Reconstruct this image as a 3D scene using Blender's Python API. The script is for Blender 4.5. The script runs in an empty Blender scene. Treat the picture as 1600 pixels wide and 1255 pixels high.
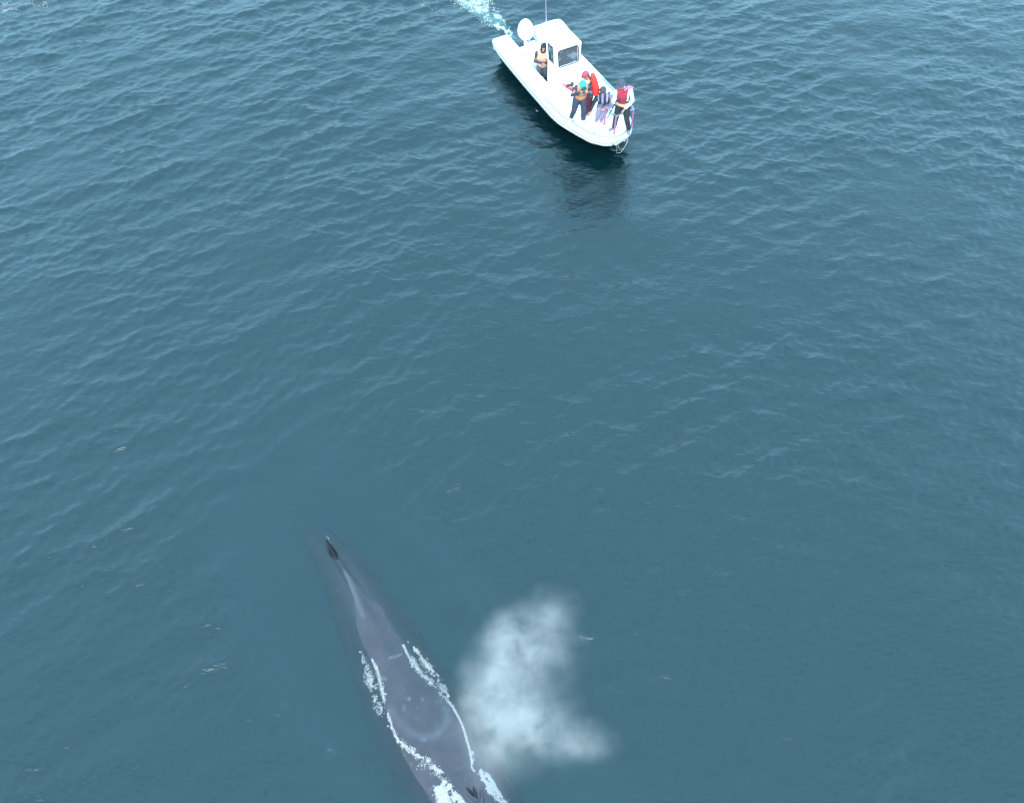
import bpy, math, random
import numpy as np
from mathutils import Vector, Matrix, Euler

# ------------------------------------------------------------------ camera, sky, light, exposure
S = bpy.context.scene
COL = S.collection
R = math.radians
CAM_H = 17.0
cam_d = bpy.data.cameras.new('camera')
cam = bpy.data.objects.new('camera', cam_d)
COL.objects.link(cam)
cam.location = (0, 0, CAM_H)
cam.rotation_euler = (R(90 - 55.5), 0, 0)
cam_d.sensor_width = 36
cam_d.lens = 1386 / 1600 * 36
cam_d.clip_start = 0.1
cam_d.clip_end = 9000
S.camera = cam

W = bpy.data.worlds.new('World')
S.world = W
W.use_nodes = True
wn, wl = W.node_tree.nodes, W.node_tree.links
bg = wn['Background']
sky = wn.new('ShaderNodeTexSky')
sky.sky_type = 'NISHITA'
sky.sun_disc = False
SUN_EL, SUN_ROT = R(34), R(190)
sky.sun_elevation = SUN_EL
sky.sun_rotation = SUN_ROT
sky.air_density = 1.0
sky.dust_density = 0.4
sky.ozone_density = 1.0
hsv = wn.new('ShaderNodeHueSaturation')       # cloud veil takes most of the blue out of the sky
hsv.inputs['Saturation'].default_value = 1.0
wl.new(sky.outputs[0], hsv.inputs['Color'])
# thin, even cloud cover mixed over the clear sky, brighter towards the horizon, with soft broken patches
wtc = wn.new('ShaderNodeTexCoord')
wsep = wn.new('ShaderNodeSeparateXYZ')
wl.new(wtc.outputs['Generated'], wsep.inputs[0])
whz = wn.new('ShaderNodeMapRange')
whz.inputs['From Min'].default_value = 0.9; whz.inputs['From Max'].default_value = 0.1
whz.inputs['To Min'].default_value = 1.06; whz.inputs['To Max'].default_value = 0.86
wl.new(wsep.outputs['Z'], whz.inputs['Value'])
wno = wn.new('ShaderNodeTexNoise'); wno.inputs['Scale'].default_value = 5.0; wno.inputs['Detail'].default_value = 5
wl.new(wtc.outputs['Generated'], wno.inputs['Vector'])
wnr = wn.new('ShaderNodeMapRange'); wnr.inputs['From Min'].default_value = 0.3; wnr.inputs['From Max'].default_value = 0.7
wnr.inputs['To Min'].default_value = 0.62; wnr.inputs['To Max'].default_value = 1.40
wl.new(wno.outputs['Fac'], wnr.inputs['Value'])
wm = wn.new('ShaderNodeMath'); wm.operation = 'MULTIPLY'
wl.new(whz.outputs[0], wm.inputs[0]); wl.new(wnr.outputs[0], wm.inputs[1])
wsc = wn.new('ShaderNodeVectorMath'); wsc.operation = 'SCALE'; wsc.inputs[0].default_value = (2.65, 5.45, 7.4)
wl.new(wm.outputs[0], wsc.inputs['Scale'])
wmx = wn.new('ShaderNodeMix'); wmx.data_type = 'RGBA'; wmx.inputs['Factor'].default_value = 0.86
wl.new(hsv.outputs[0], wmx.inputs['A']); wl.new(wsc.outputs[0], wmx.inputs['B'])
wl.new(wmx.outputs['Result'], bg.inputs[0])
bg.inputs[1].default_value = 0.12

sun_d = bpy.data.lights.new('sun', 'SUN')
sun_d.energy = 0.95
sun_d.angle = R(40)
sun_d.specular_factor = 0.0        # fully diffused by the cloud: no glints
sun_d.color = (1, 0.96, 0.9)
sun = bpy.data.objects.new('sun', sun_d)
COL.objects.link(sun)
# sun_rotation is measured clockwise from +Y in the sky texture
sd = Vector((math.sin(SUN_ROT) * math.cos(SUN_EL), math.cos(SUN_ROT) * math.cos(SUN_EL), math.sin(SUN_EL)))
sun.rotation_euler = sd.to_track_quat('Z', 'Y').to_euler()

S.view_settings.view_transform = 'Standard'
S.view_settings.look = 'None'
S.view_settings.gamma = 1
S.view_settings.exposure = 2.6
S.cycles.use_adaptive_sampling = False
S.cycles.use_denoising = True
S.cycles.volume_bounces = 1
S.cycles.max_bounces = 6
S.cycles.transparent_max_bounces = 12
S.cycles.caustics_reflective = False
S.cycles.caustics_refractive = False


def at(px, py, z=0.0):
    """point of the photograph (1600x1255 px) on the level z, in metres"""
    f = 1386.0
    c = R(55.5)
    fw = Vector((0, math.cos(c), -math.sin(c)))
    up = Vector((0, math.sin(c), math.cos(c)))
    d = fw + Vector((1, 0, 0)) * ((px - 800) / f) - up * ((py - 627.5) / f)
    t = (z - CAM_H) / d.z
    return Vector((0, 0, CAM_H)) + d * t


# ------------------------------------------------------------------ materials
def mat(name, color=(0.5, 0.5, 0.5), rough=0.5, metal=0.0, spec=0.5, var=0.0, vscale=20.0, bump=0.0, bscale=60.0, coat=0.0):
    m = bpy.data.materials.new(name)
    m.use_nodes = True
    nt = m.node_tree
    b = nt.nodes['Principled BSDF']
    b.inputs['Base Color'].default_value = (*color, 1)
    b.inputs['Roughness'].default_value = rough
    b.inputs['Metallic'].default_value = metal
    b.inputs['Specular IOR Level'].default_value = spec
    b.inputs['Coat Weight'].default_value = coat
    tc = nt.nodes.new('ShaderNodeTexCoord')
    if var:
        n = nt.nodes.new('ShaderNodeTexNoise')
        n.inputs['Scale'].default_value = vscale
        n.inputs['Detail'].default_value = 5
        nt.links.new(tc.outputs['Object'], n.inputs['Vector'])
        r = nt.nodes.new('ShaderNodeMapRange')
        r.inputs['To Min'].default_value = 1 - var
        r.inputs['To Max'].default_value = 1 + var
        nt.links.new(n.outputs['Fac'], r.inputs['Value'])
        mx = nt.nodes.new('ShaderNodeVectorMath')
        mx.operation = 'SCALE'
        mx.inputs[0].default_value = color
        nt.links.new(r.outputs[0], mx.inputs['Scale'])
        nt.links.new(mx.outputs[0], b.inputs['Base Color'])
    if bump:
        n2 = nt.nodes.new('ShaderNodeTexNoise')
        n2.inputs['Scale'].default_value = bscale
        n2.inputs['Detail'].default_value = 4
        nt.links.new(tc.outputs['Object'], n2.inputs['Vector'])
        bp = nt.nodes.new('ShaderNodeBump')
        bp.inputs['Strength'].default_value = bump
        bp.inputs['Distance'].default_value = 0.01
        nt.links.new(n2.outputs['Fac'], bp.inputs['Height'])
        nt.links.new(bp.outputs[0], b.inputs['Normal'])
    return m


def tag(o, label=None, cat=None, group=None, kind=None):
    if label: o['label'] = label
    if cat: o['category'] = cat
    if group: o['group'] = group
    if kind: o['kind'] = kind
    return o


def mesh_np(name, co, faces, mt, parent=None, smooth=True):
    """mesh from numpy vertex array and quad/tri array"""
    me = bpy.data.meshes.new(name)
    me.vertices.add(len(co))
    me.vertices.foreach_set('co', np.asarray(co, dtype=np.float32).ravel())
    faces = np.asarray(faces, dtype=np.int32)
    nf, k = faces.shape
    me.loops.add(nf * k)
    me.loops.foreach_set('vertex_index', faces.ravel())
    me.polygons.add(nf)
    me.polygons.foreach_set('loop_start', np.arange(nf, dtype=np.int32) * k)
    me.polygons.foreach_set('loop_total', np.full(nf, k, dtype=np.int32))
    me.update()
    me.validate()
    if smooth:
        me.polygons.foreach_set('use_smooth', np.ones(nf, dtype=bool))
    me.materials.append(mt)
    o = bpy.data.objects.new(name, me)
    COL.objects.link(o)
    if parent: o.parent = parent
    return o


# ------------------------------------------------------------------ sea
rng = np.random.default_rng(7)


def axis(a, b, step, far):
    core = np.arange(a, b + step, step)
    out, s, v = [], step, core[-1]
    while v < far:
        s *= 1.16
        v += s
        out.append(v)
    hi = np.array(out)
    out, s, v = [], step, core[0]
    while v > -far:
        s *= 1.16
        v -= s
        out.append(v)
    lo = np.array(out[::-1])
    return np.concatenate([lo, core, hi])


def vnoise(x, y, seed, scale):
    """smooth value noise in numpy"""
    g = np.random.default_rng(seed).random((64, 64))
    u, v = x / scale, y / scale
    i, j = np.floor(u).astype(int), np.floor(v).astype(int)
    fu, fv = u - i, v - j
    fu, fv = fu * fu * (3 - 2 * fu), fv * fv * (3 - 2 * fv)
    i0, j0, i1, j1 = i % 64, j % 64, (i + 1) % 64, (j + 1) % 64
    return (g[i0, j0] * (1 - fu) + g[i1, j0] * fu) * (1 - fv) + (g[i0, j1] * (1 - fu) + g[i1, j1] * fu) * fv


STEP = 0.042
ax = axis(-20.5, 20.5, STEP, 3000)
ay = axis(1.5, 31.0, STEP, 3000)
X, Y = np.meshgrid(ax, ay, indexing='ij')
X0, Y0 = X.copy(), Y.copy()
sx = np.gradient(ax)
sy = np.gradient(ay)
SP = np.maximum(sx[:, None], sy[None, :])
# ripples grow with distance from the calm water round the animal
calm = np.clip((Y - 3) / 18, 0, 1) ** 1.0 * 0.62 + 0.68
slick = vnoise(X + 0.4 * Y, Y * 1.0 - 0.3 * X, 3, 2.6) * 0.6 + vnoise(X, Y, 5, 6.0) * 0.4
slick = np.clip((slick - 0.25) / 0.5, 0, 1) * 1.0 + 0.3
slick *= 1 - 0.35 * np.exp(-(((X - 2.6) / 2.2) ** 2 + ((Y - 17.5) / 3.0) ** 2))    # lee of the boat
wd = np.abs((X + 2.14) * 0.795 + (Y - 5.25) * 0.607)          # distance from the animal's long axis
wl_ = (X + 2.14) * 0.607 - (Y - 5.25) * 0.795
calm = calm * (0.35 + 0.65 * np.clip(np.maximum((wd - 0.9) / 1.2, (-wl_ - 4.0) / 2), 0, 1))
Z = np.zeros_like(X)
DX = np.zeros_like(X)
DY = np.zeros_like(X)
NC = 150
for k in range(NC):
    lam = 0.13 * (3.9 / 0.13) ** ((k + 0.5) / NC)
    base = 124 if k % 4 else 66
    th = R(base + rng.normal(0, 24 + 8 * (lam < 0.4)))
    kx, ky = math.cos(th) * 2 * math.pi / lam, math.sin(th) * 2 * math.pi / lam
    slope = 0.020 if lam < 0.45 else (0.0175 if lam < 1.3 else 0.006)
    a = slope * lam / (2 * math.pi) * math.sqrt(2)
    wgt = np.clip(lam / (2.2 * SP) - 1, 0, 1)
    w = a * wgt * (np.minimum(calm * slick, 1.05) if lam < 2 else np.minimum(calm + 0.2, 1))
    ph = kx * X0 + ky * Y0 + rng.uniform(0, 2 * math.pi)
    s_, c_ = np.sin(ph), np.cos(ph)
    Z += w * c_
    chop = 0.45 if lam < 0.45 else 1.15
    DX -= w * s_ * math.cos(th) * chop
    DY -= w * s_ * math.sin(th) * chop
X = X + DX
Y = Y + DY
nx, ny = X.shape
co = np.stack([X, Y, Z], -1).reshape(-1, 3)
idx = np.arange(nx * ny).reshape(nx, ny)
quads = np.stack([idx[:-1, :-1], idx[1:, :-1], idx[1:, 1:], idx[:-1, 1:]], -1).reshape(-1, 4)

sea_m = bpy.data.materials.new('sea_water')
sea_m.use_nodes = True
nt = sea_m.node_tree
for n_ in list(nt.nodes):
    if n_.type != 'OUTPUT_MATERIAL': nt.nodes.remove(n_)
out = nt.nodes['Material Output']
geo = nt.nodes.new('ShaderNodeNewGeometry')
mp = nt.nodes.new('ShaderNodeMapping')
mp.inputs['Rotation'].default_value = (0, 0, R(-38))
mp.inputs['Scale'].default_value = (1.0, 2.4, 1.0)
nt.links.new(geo.outputs['Position'], mp.inputs['Vector'])
n1 = nt.nodes.new('ShaderNodeTexNoise')
n1.inputs['Scale'].default_value = 5.0
n1.inputs['Detail'].default_value = 6
n1.inputs['Roughness'].default_value = 0.6
n1.inputs['Distortion'].default_value = 0.6
nt.links.new(mp.outputs[0], n1.inputs['Vector'])
bp = nt.nodes.new('ShaderNodeBump')
bp.inputs['Strength'].default_value = 0.5
bp.inputs['Distance'].default_value = 0.032
nt.links.new(n1.outputs['Fac'], bp.inputs['Height'])
fr = nt.nodes.new('ShaderNodeFresnel')
fr.inputs['IOR'].default_value = 1.52
nt.links.new(bp.outputs[0], fr.inputs['Normal'])
gl = nt.nodes.new('ShaderNodeBsdfGlossy')
gl.inputs['Roughness'].default_value = 0.025
nt.links.new(bp.outputs[0], gl.inputs['Normal'])
tr = nt.nodes.new('ShaderNodeBsdfTransparent')
tr.inputs[0].default_value = (0.92, 0.92, 0.92, 1)
# open sea: the light that wells back up is a weak teal diffuse term; round the animal one looks down into the water itself
df = nt.nodes.new('ShaderNodeBsdfDiffuse')
df.inputs[0].default_value = (0.0006, 0.0080, 0.0095, 1)
wm1 = nt.nodes.new('ShaderNodeVectorMath'); wm1.operation = 'SUBTRACT'; wm1.inputs[1].default_value = (-2.3, 5.6, 0)
nt.links.new(geo.outputs['Position'], wm1.inputs[0])
wm2 = nt.nodes.new('ShaderNodeMapping'); wm2.inputs['Scale'].default_value = (1 / 7.6, 1 / 2.7, 0)
wm0 = nt.nodes.new('ShaderNodeMapping'); wm0.inputs['Rotation'].default_value = (0, 0, R(52.6))
nt.links.new(wm1.outputs[0], wm0.inputs['Vector']); nt.links.new(wm0.outputs[0], wm2.inputs['Vector'])
wm3 = nt.nodes.new('ShaderNodeVectorMath'); wm3.operation = 'LENGTH'
nt.links.new(wm2.outputs[0], wm3.inputs[0])
wm4 = nt.nodes.new('ShaderNodeMapRange'); wm4.interpolation_type = 'SMOOTHSTEP'
wm4.inputs['From Min'].default_value = 1.0; wm4.inputs['From Max'].default_value = 0.50
nt.links.new(wm3.outputs['Value'], wm4.inputs['Value'])
wm5 = nt.nodes.new('ShaderNodeMath'); wm5.operation = 'MULTIPLY_ADD'; wm5.inputs[1].default_value = 1.7; wm5.inputs[2].default_value = 1.0   # keeps the seam between the two even
nt.links.new(wm4.outputs[0], wm5.inputs[0])
wm6 = nt.nodes.new('ShaderNodeVectorMath'); wm6.operation = 'SCALE'; wm6.inputs[0].default_value = (0.0006, 0.0080, 0.0095)
nt.links.new(wm5.outputs[0], wm6.inputs['Scale']); nt.links.new(wm6.outputs[0], df.inputs[0])
bodymix = nt.nodes.new('ShaderNodeMixShader')
nt.links.new(wm4.outputs[0], bodymix.inputs[0]); nt.links.new(df.outputs[0], bodymix.inputs[1]); nt.links.new(tr.outputs[0], bodymix.inputs[2])
mix = nt.nodes.new('ShaderNodeMixShader')
nt.links.new(fr.outputs[0], mix.inputs[0])
nt.links.new(bodymix.outputs[0], mix.inputs[1])
nt.links.new(gl.outputs[0], mix.inputs[2])
nt.links.new(mix.outputs[0], out.inputs['Surface'])
vs = nt.nodes.new('ShaderNodeVolumeScatter')
vc = (0.012, 0.20, 0.23, 1)
vs.inputs['Color'].default_value = vc
vs.inputs['Density'].default_value = 0.72
vs.inputs['Anisotropy'].default_value = 0.0
va = nt.nodes.new('ShaderNodeVolumeAbsorption')
va.inputs['Color'].default_value = vc
va.inputs['Density'].default_value = 0.72
vadd = nt.nodes.new('ShaderNodeAddShader')
nt.links.new(vs.outputs[0], vadd.inputs[0])
nt.links.new(va.outputs[0], vadd.inputs[1])
nt.links.new(vadd.outputs[0], out.inputs['Volume'])

# closed body of water: skirt and underside
xa, xb, ya, yb = ax[0], ax[-1], ay[0], ay[-1]
border = np.concatenate([idx[:, 0], idx[-1, 1:], idx[-2::-1, -1], idx[0, -2:0:-1]])
nb = len(border)
low = co[border].copy()
low[:, 2] = -9
lowi = len(co) + np.arange(nb)
cen = len(co) + nb
co2 = np.concatenate([co, low, [[0, 0, -9]]])
bq = np.stack([border, lowi, np.roll(lowi, -1), np.roll(border, -1)], -1)
bt = np.stack([lowi, np.full(nb, cen), np.roll(lowi, -1), np.roll(lowi, -1)], -1)
sea = mesh_np('sea_water', co2, np.concatenate([quads, bq]), sea_m)
import bmesh
bm = bmesh.new(); bm.from_mesh(sea.data); bm.verts.ensure_lookup_table()
for a_, b_, c_, _ in bt.tolist():
    bm.faces.new((bm.verts[a_], bm.verts[b_], bm.verts[c_]))
bm.normal_update()
bm.to_mesh(sea.data); bm.free()
tag(sea, 'rippled teal grey sea water filling the whole view', kind='structure')

light_block_m = mat('deep_dark', (0.01, 0.04, 0.05), 1.0, spec=0)
sb = mesh_np('light_block_sheet', [(-2900, -2900, -8.8), (2900, -2900, -8.8), (2900, 2900, -8.8), (-2900, 2900, -8.8)], [(0, 1, 2, 3)], light_block_m)  # unseen opaque sheet, added to keep sky light from entering the water from below
tag(sb, kind='structure')


# ------------------------------------------------------------------ shape helpers
class Shape:
    """collects tubes, ellipsoids and boxes that become ONE mesh"""
    def __init__(self):
        self.v, self.f = [], []

    def add(self, vs, fs):
        n = len(self.v)
        self.v += [tuple(p) for p in vs]
        self.f += [tuple(i + n for i in q) for q in fs]

    def loft(self, rings, cap=True, closed=True):
        m = len(rings[0])
        vs = [p for r in rings for p in r]
        fs = []
        for i in range(len(rings) - 1):
            for j in range(m if closed else m - 1):
                k = (j + 1) % m
                fs.append((i * m + j, i * m + k, (i + 1) * m + k, (i + 1) * m + j))
        if cap:
            fs.append(tuple(range(m - 1, -1, -1)))
            fs.append(tuple((len(rings) - 1) * m + j for j in range(m)))
        self.add(vs, fs)

    def tube(self, pts, rad, n=10, flat=1.0, up=None):
        """tube through pts with radii; rounded ends"""
        pts = [Vector(p) for p in pts]
        rad = [rad] * len(pts) if isinstance(rad, (int, float)) else list(rad)
        d0, d1 = (pts[0] - pts[1]).normalized(), (pts[-1] - pts[-2]).normalized()
        P = [pts[0] + d0 * rad[0] * 0.9, pts[0] + d0 * rad[0] * 0.6] + pts + [pts[-1] + d1 * rad[-1] * 0.6, pts[-1] + d1 * rad[-1] * 0.9]
        Q = [rad[0] * 0.35, rad[0] * 0.8] + rad + [rad[-1] * 0.8, rad[-1] * 0.35]
        rings = []
        u = Vector(up) if up else None
        for i, p in enumerate(P):
            a, b = P[max(i - 1, 0)], P[min(i + 1, len(P) - 1)]
            t = (b - a).normalized()
            if u is None:
                u = Vector((0, 0, 1)) if abs(t.z) < 0.9 else Vector((0, 1, 0))
            s = t.cross(u)
            if s.length < 1e-4: s = t.cross(Vector((0.3, 1, 0.2)))
            s.normalize()
            w = s.cross(t).normalized()
            if not up: u = w
            rings.append([p + s * math.cos(2 * math.pi * j / n) * Q[i] + w * math.sin(2 * math.pi * j / n) * Q[i] * flat for j in range(n)])
        self.loft(rings)

    def ell(self, c, r, rot=(0, 0, 0), n=14, m=9, warp=None):
        M = Euler(rot).to_matrix()
        rings = []
        for i in range(m):
            th = math.pi * (i + 0.25) / (m - 0.5)
            rings.append([])
            for j in range(n):
                ph = 2 * math.pi * j / n
                p = Vector((math.sin(th) * math.cos(ph) * r[0], math.sin(th) * math.sin(ph) * r[1], math.cos(th) * r[2]))
                if warp: p = warp(p)
                rings[-1].append(Vector(c) + M @ p)
        self.loft(rings)

    def box(self, lo, hi, bev=0.0):
        x0, y0, z0 = lo; x1, y1, z1 = hi
        b = bev
        if not b:
            self.loft([[(x0, y0, z0), (x1, y0, z0), (x1, y1, z0), (x0, y1, z0)], [(x0, y0, z1), (x1, y0, z1), (x1, y1, z1), (x0, y1, z1)]])
            return
        def oct_(z, i):
            return [(x0 + b, y0 + i, z), (x1 - b, y0 + i, z), (x1 - i, y0 + b, z), (x1 - i, y1 - b, z), (x1 - b, y1 - i, z), (x0 + b, y1 - i, z), (x0 + i, y1 - b, z), (x0 + i, y0 + b, z)]
        self.loft([oct_(z0, b * .8), oct_(z0 + b, 0), oct_(z1 - b, 0), oct_(z1, b * .8)])

    def build(self, name, mt, parent=None, voxel=0.0, smooth=True, it=3):
        me = bpy.data.meshes.new(name)
        me.from_pydata(self.v, [], self.f)
        me.update()
        b_ = bmesh.new(); b_.from_mesh(me)
        bmesh.ops.recalc_face_normals(b_, faces=b_.faces)
        b_.to_mesh(me); b_.free()
        if smooth:
            for p in me.polygons: p.use_smooth = True
        me.materials.append(mt)
        o = bpy.data.objects.new(name, me)
        COL.objects.link(o)
        if parent: o.parent = parent
        if voxel:
            r = o.modifiers.new('union', 'REMESH')
            r.mode = 'VOXEL'; r.voxel_size = voxel; r.use_smooth_shade = True
            if it:
                k = o.modifiers.new('soft', 'SMOOTH'); k.iterations = it; k.factor = 0.5
        return o


def empty(name, loc=(0, 0, 0), rz=0.0):
    o = bpy.data.objects.new(name, None)
    o.empty_display_size = 0.3
    COL.objects.link(o)
    o.location = loc
    o.rotation_euler = (0, 0, rz)
    return o


def catmull(P, n):
    """smooth resampling of control rows, numpy"""
    P = np.asarray(P, float)
    k = len(P)
    t = np.linspace(0, k - 1 - 1e-9, n)
    i = t.astype(int)
    f = (t - i)[:, None]
    a, b, c, d = P[np.maximum(i - 1, 0)], P[i], P[np.minimum(i + 1, k - 1)], P[np.minimum(i + 2, k - 1)]
    return 0.5 * (2 * b + (c - a) * f + (2 * a - 5 * b + 4 * c - d) * f ** 2 + (3 * b - a - 3 * c + d) * f ** 3)


# ------------------------------------------------------------------ whale
# px, py of the spine in the photograph, half width, height of the back over the water
SPINE = [(395, 655, .12, -3.3), (425, 712, .14, -2.4), (452, 762, .18, -1.45), (480, 812, .29, -.45), (511, 850, .39, -.17), (546, 905, .55, -.03),
         (573, 955, .68, .03), (598, 1005, .78, .052), (627, 1062, .90, .088), (655, 1112, .96, .16), (680, 1160, .97, .175),
         (705, 1204, .92, .15), (736, 1247, .84, .18), (781, 1310, .70, .13), (830, 1372, .52, .04), (872, 1420, .30, -.06), (896, 1448, .06, -.16)]
rows = []
for px, py, hw, zt in SPINE:
    p = at(px, py)
    rows.append((p.x, p.y, hw, zt))
NS, NR = 420, 140
rows = catmull(rows, NS)
tang = np.gradient(rows[:, :2], axis=0)
tang /= np.linalg.norm(tang, axis=1)[:, None]
side = np.stack([-tang[:, 1], tang[:, 0]], 1)          # to the animal's left
ang = np.linspace(0, 2 * math.pi, NR, endpoint=False)
hw = rows[:, 2]
hh = hw * 0.86
zc = rows[:, 3] - hh
ca, sa = np.cos(ang), np.sin(ang)
bx = np.sign(ca) * np.abs(ca) ** 0.92
bz = np.sign(sa) * np.abs(sa) ** 1.0
keel = 0.030 * np.exp(-((ang - math.pi / 2) / 0.10) ** 2)    # ridge along the middle of the back
u = np.linspace(0, 1, NS)
ridge_amt = np.interp(u, [0, .25, .33, .45, .55, .7, .76, .85, 1], [1.0, 1.6, 2.2, 1.2, .2, .3, 1.2, .8, 0])
WV = np.zeros((NS, NR, 3))
WV[..., 0] = rows[:, 0, None] + side[:, 0, None] * hw[:, None] * bx[None]
WV[..., 1] = rows[:, 1, None] + side[:, 1, None] * hw[:, None] * bx[None]
WV[..., 2] = zc[:, None] + hh[:, None] * bz[None] + keel[None] * ridge_amt[:, None]
wi = np.arange(NS * NR).reshape(NS, NR)
wq = np.stack([wi[:-1], wi[1:], np.roll(wi, -1, 1)[1:], np.roll(wi, -1, 1)[:-1]], -1).reshape(-1, 4)

whale_m = bpy.data.materials.new('whale_skin')
whale_m.use_nodes = True
nt = whale_m.node_tree
b = nt.nodes['Principled BSDF']
b.inputs['Roughness'].default_value = 0.45
b.inputs['Specular IOR Level'].default_value = 0.5
tc = nt.nodes.new('ShaderNodeTexCoord')
n1 = nt.nodes.new('ShaderNodeTexNoise'); n1.inputs['Scale'].default_value = 2.6; n1.inputs['Detail'].default_value = 10; n1.inputs['Roughness'].default_value = 0.72
nt.links.new(tc.outputs['Object'], n1.inputs['Vector'])
rp = nt.nodes.new('ShaderNodeValToRGB')
rp.color_ramp.elements[0].position = 0.3; rp.color_ramp.elements[0].color = (0.014, 0.008, 0.011, 1)
rp.color_ramp.elements[1].position = 0.75; rp.color_ramp.elements[1].color = (0.034, 0.020, 0.026, 1)
nt.links.new(n1.outputs['Fac'], rp.inputs[0])
at_ = nt.nodes.new('ShaderNodeAttribute'); at_.attribute_name = 'marks'
mx = nt.nodes.new('ShaderNodeMix'); mx.data_type = 'RGBA'
nt.links.new(at_.outputs['Fac'], mx.inputs['Factor'])
nt.links.new(rp.outputs[0], mx.inputs['A'])
mx.inputs['B'].default_value = (0.085, 0.075, 0.085, 1)
nt.links.new(mx.outputs['Result'], b.inputs['Base Color'])
n2 = nt.nodes.new('ShaderNodeTexNoise'); n2.inputs['Scale'].default_value = 9; n2.inputs['Detail'].default_value = 6
nt.links.new(tc.outputs['Object'], n2.inputs['Vector'])
bp = nt.nodes.new('ShaderNodeBump'); bp.inputs['Strength'].default_value = 0.35; bp.inputs['Distance'].default_value = 0.02
nt.links.new(n2.outputs['Fac'], bp.inputs['Height'])
nt.links.new(bp.outputs[0], b.inputs['Normal'])

whale = mesh_np('whale', WV.reshape(-1, 3), wq, whale_m)
tag(whale, 'large purple grey whale lying just under the surface with its back breaking out', 'whale')


def dist_poly(xy, pts):
    d = np.full(len(xy), 1e9)
    for a, c in zip(pts[:-1], pts[1:]):
        a, c = np.array(a), np.array(c)
        ab = c - a
        t = np.clip(((xy - a) @ ab) / (ab @ ab), 0, 1)
        d = np.minimum(d, np.linalg.norm(xy - a - t[:, None] * ab, axis=1))
    return d


def wpts(pp, z=0.15):
    return [tuple(at(x, y, z)[:2]) for x, y in pp]


WF = WV.reshape(-1, 3)
xy = WF[:, :2]
wob = vnoise(xy[:, 0] + 50, xy[:, 1] + 50, 11, 0.13)
top = (WF[:, 2] > np.repeat(zc, NR)).astype(float)
ring = wpts([(607, 1104), (614, 1117), (623, 1127), (634, 1138), (646, 1148), (663, 1154), (680, 1150), (692, 1141), (699, 1124), (697, 1108), (690, 1096)])
marks = 0.30 * np.exp(-(dist_poly(xy, ring) / 0.075) ** 2) * (0.45 + 0.8 * wob)
ring2 = wpts([(690, 1150), (705, 1160), (712, 1150), (718, 1165), (724, 1150)])
marks += 0.2 * np.exp(-(dist_poly(xy, ring2) / 0.10) ** 2) * wob
marks += 0.35 * np.exp(-(dist_poly(xy, wpts([(538, 893), (548, 915), (556, 935), (566, 960)])) / 0.05) ** 2)
for sc in ([(608, 1027), (617, 1024), (625, 1020)], [(591, 1055), (601, 1059)], [(636, 1091), (642, 1093)], [(630, 1103), (632, 1109)], [(523, 913), (525, 914)]):
    marks += 0.9 * np.exp(-(dist_poly(xy, wpts(sc)) / 0.018) ** 2)
mr_ = np.random.default_rng(5)
for _ in range(46):                                   # small old scratches and pale flecks scattered over the back
    px_, py_ = mr_.uniform(560, 740), mr_.uniform(960, 1250)
    a_ = mr_.uniform(0, 3.14); ln_ = mr_.uniform(1, 6)
    marks += mr_.uniform(.15, .45) * np.exp(-(dist_poly(xy, wpts([(px_, py_), (px_ + ln_ * math.cos(a_), py_ + ln_ * math.sin(a_))])) / 0.016) ** 2)
marks = np.clip(marks * top, 0, 1)
atr = whale.data.attributes.new('marks', 'FLOAT', 'POINT')
atr.data.foreach_set('value', marks.astype(np.float32))

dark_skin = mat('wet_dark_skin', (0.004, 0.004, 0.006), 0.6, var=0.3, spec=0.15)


def on_back(px, py, off=0.0):
    """point of the whale's back seen at this pixel"""
    z = 0.15
    for _ in range(6):
        p = at(px, py, z)
        dd = (rows[:, 0] - p.x) ** 2 + (rows[:, 1] - p.y) ** 2
        i = int(np.argmin(dd))
        l = (p.x - rows[i, 0]) * side[i, 0] + (p.y - rows[i, 1]) * side[i, 1]
        e = min(abs(l) / hw[i], 0.99)
        z = zc[i] + hh[i] * math.sqrt(1 - e ** (2 / .92)) + off
    return at(px, py, z), i, l


# dorsal fin, falcate, its tip just out of the water
i0 = int(np.argmin((rows[:, 0] - at(527, 880).x) ** 2 + (rows[:, 1] - at(527, 880).y) ** 2))
base = Vector((rows[i0, 0], rows[i0, 1], rows[i0, 3] - 0.05))
back = Vector((-tang[i0, 0], -tang[i0, 1], 0))
sid = Vector((side[i0, 0], side[i0, 1], 0))
fs = Shape()
rings = []
for k in range(12):
    t = k / 11
    z = 0.36 * t ** 0.9
    le = 0.05 + 0.42 * t ** 1.5          # leading edge sweeps back
    te = 0.62 - 0.24 * math.sin(t * math.pi * 0.75) + 0.0 * t
    if te < le + 0.03: te = le + 0.03
    c, h = (le + te) / 2, (te - le) / 2
    th = 0.075 * (1 - t) + 0.018
    rings.append([base + back * (c + h * math.cos(a)) + sid * (th * math.sin(a)) + Vector((0, 0, z)) for a in np.linspace(0, 2 * math.pi, 16, endpoint=False)])
fs.loft(rings)
fin = fs.build('dorsal_fin', dark_skin, whale)

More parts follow.
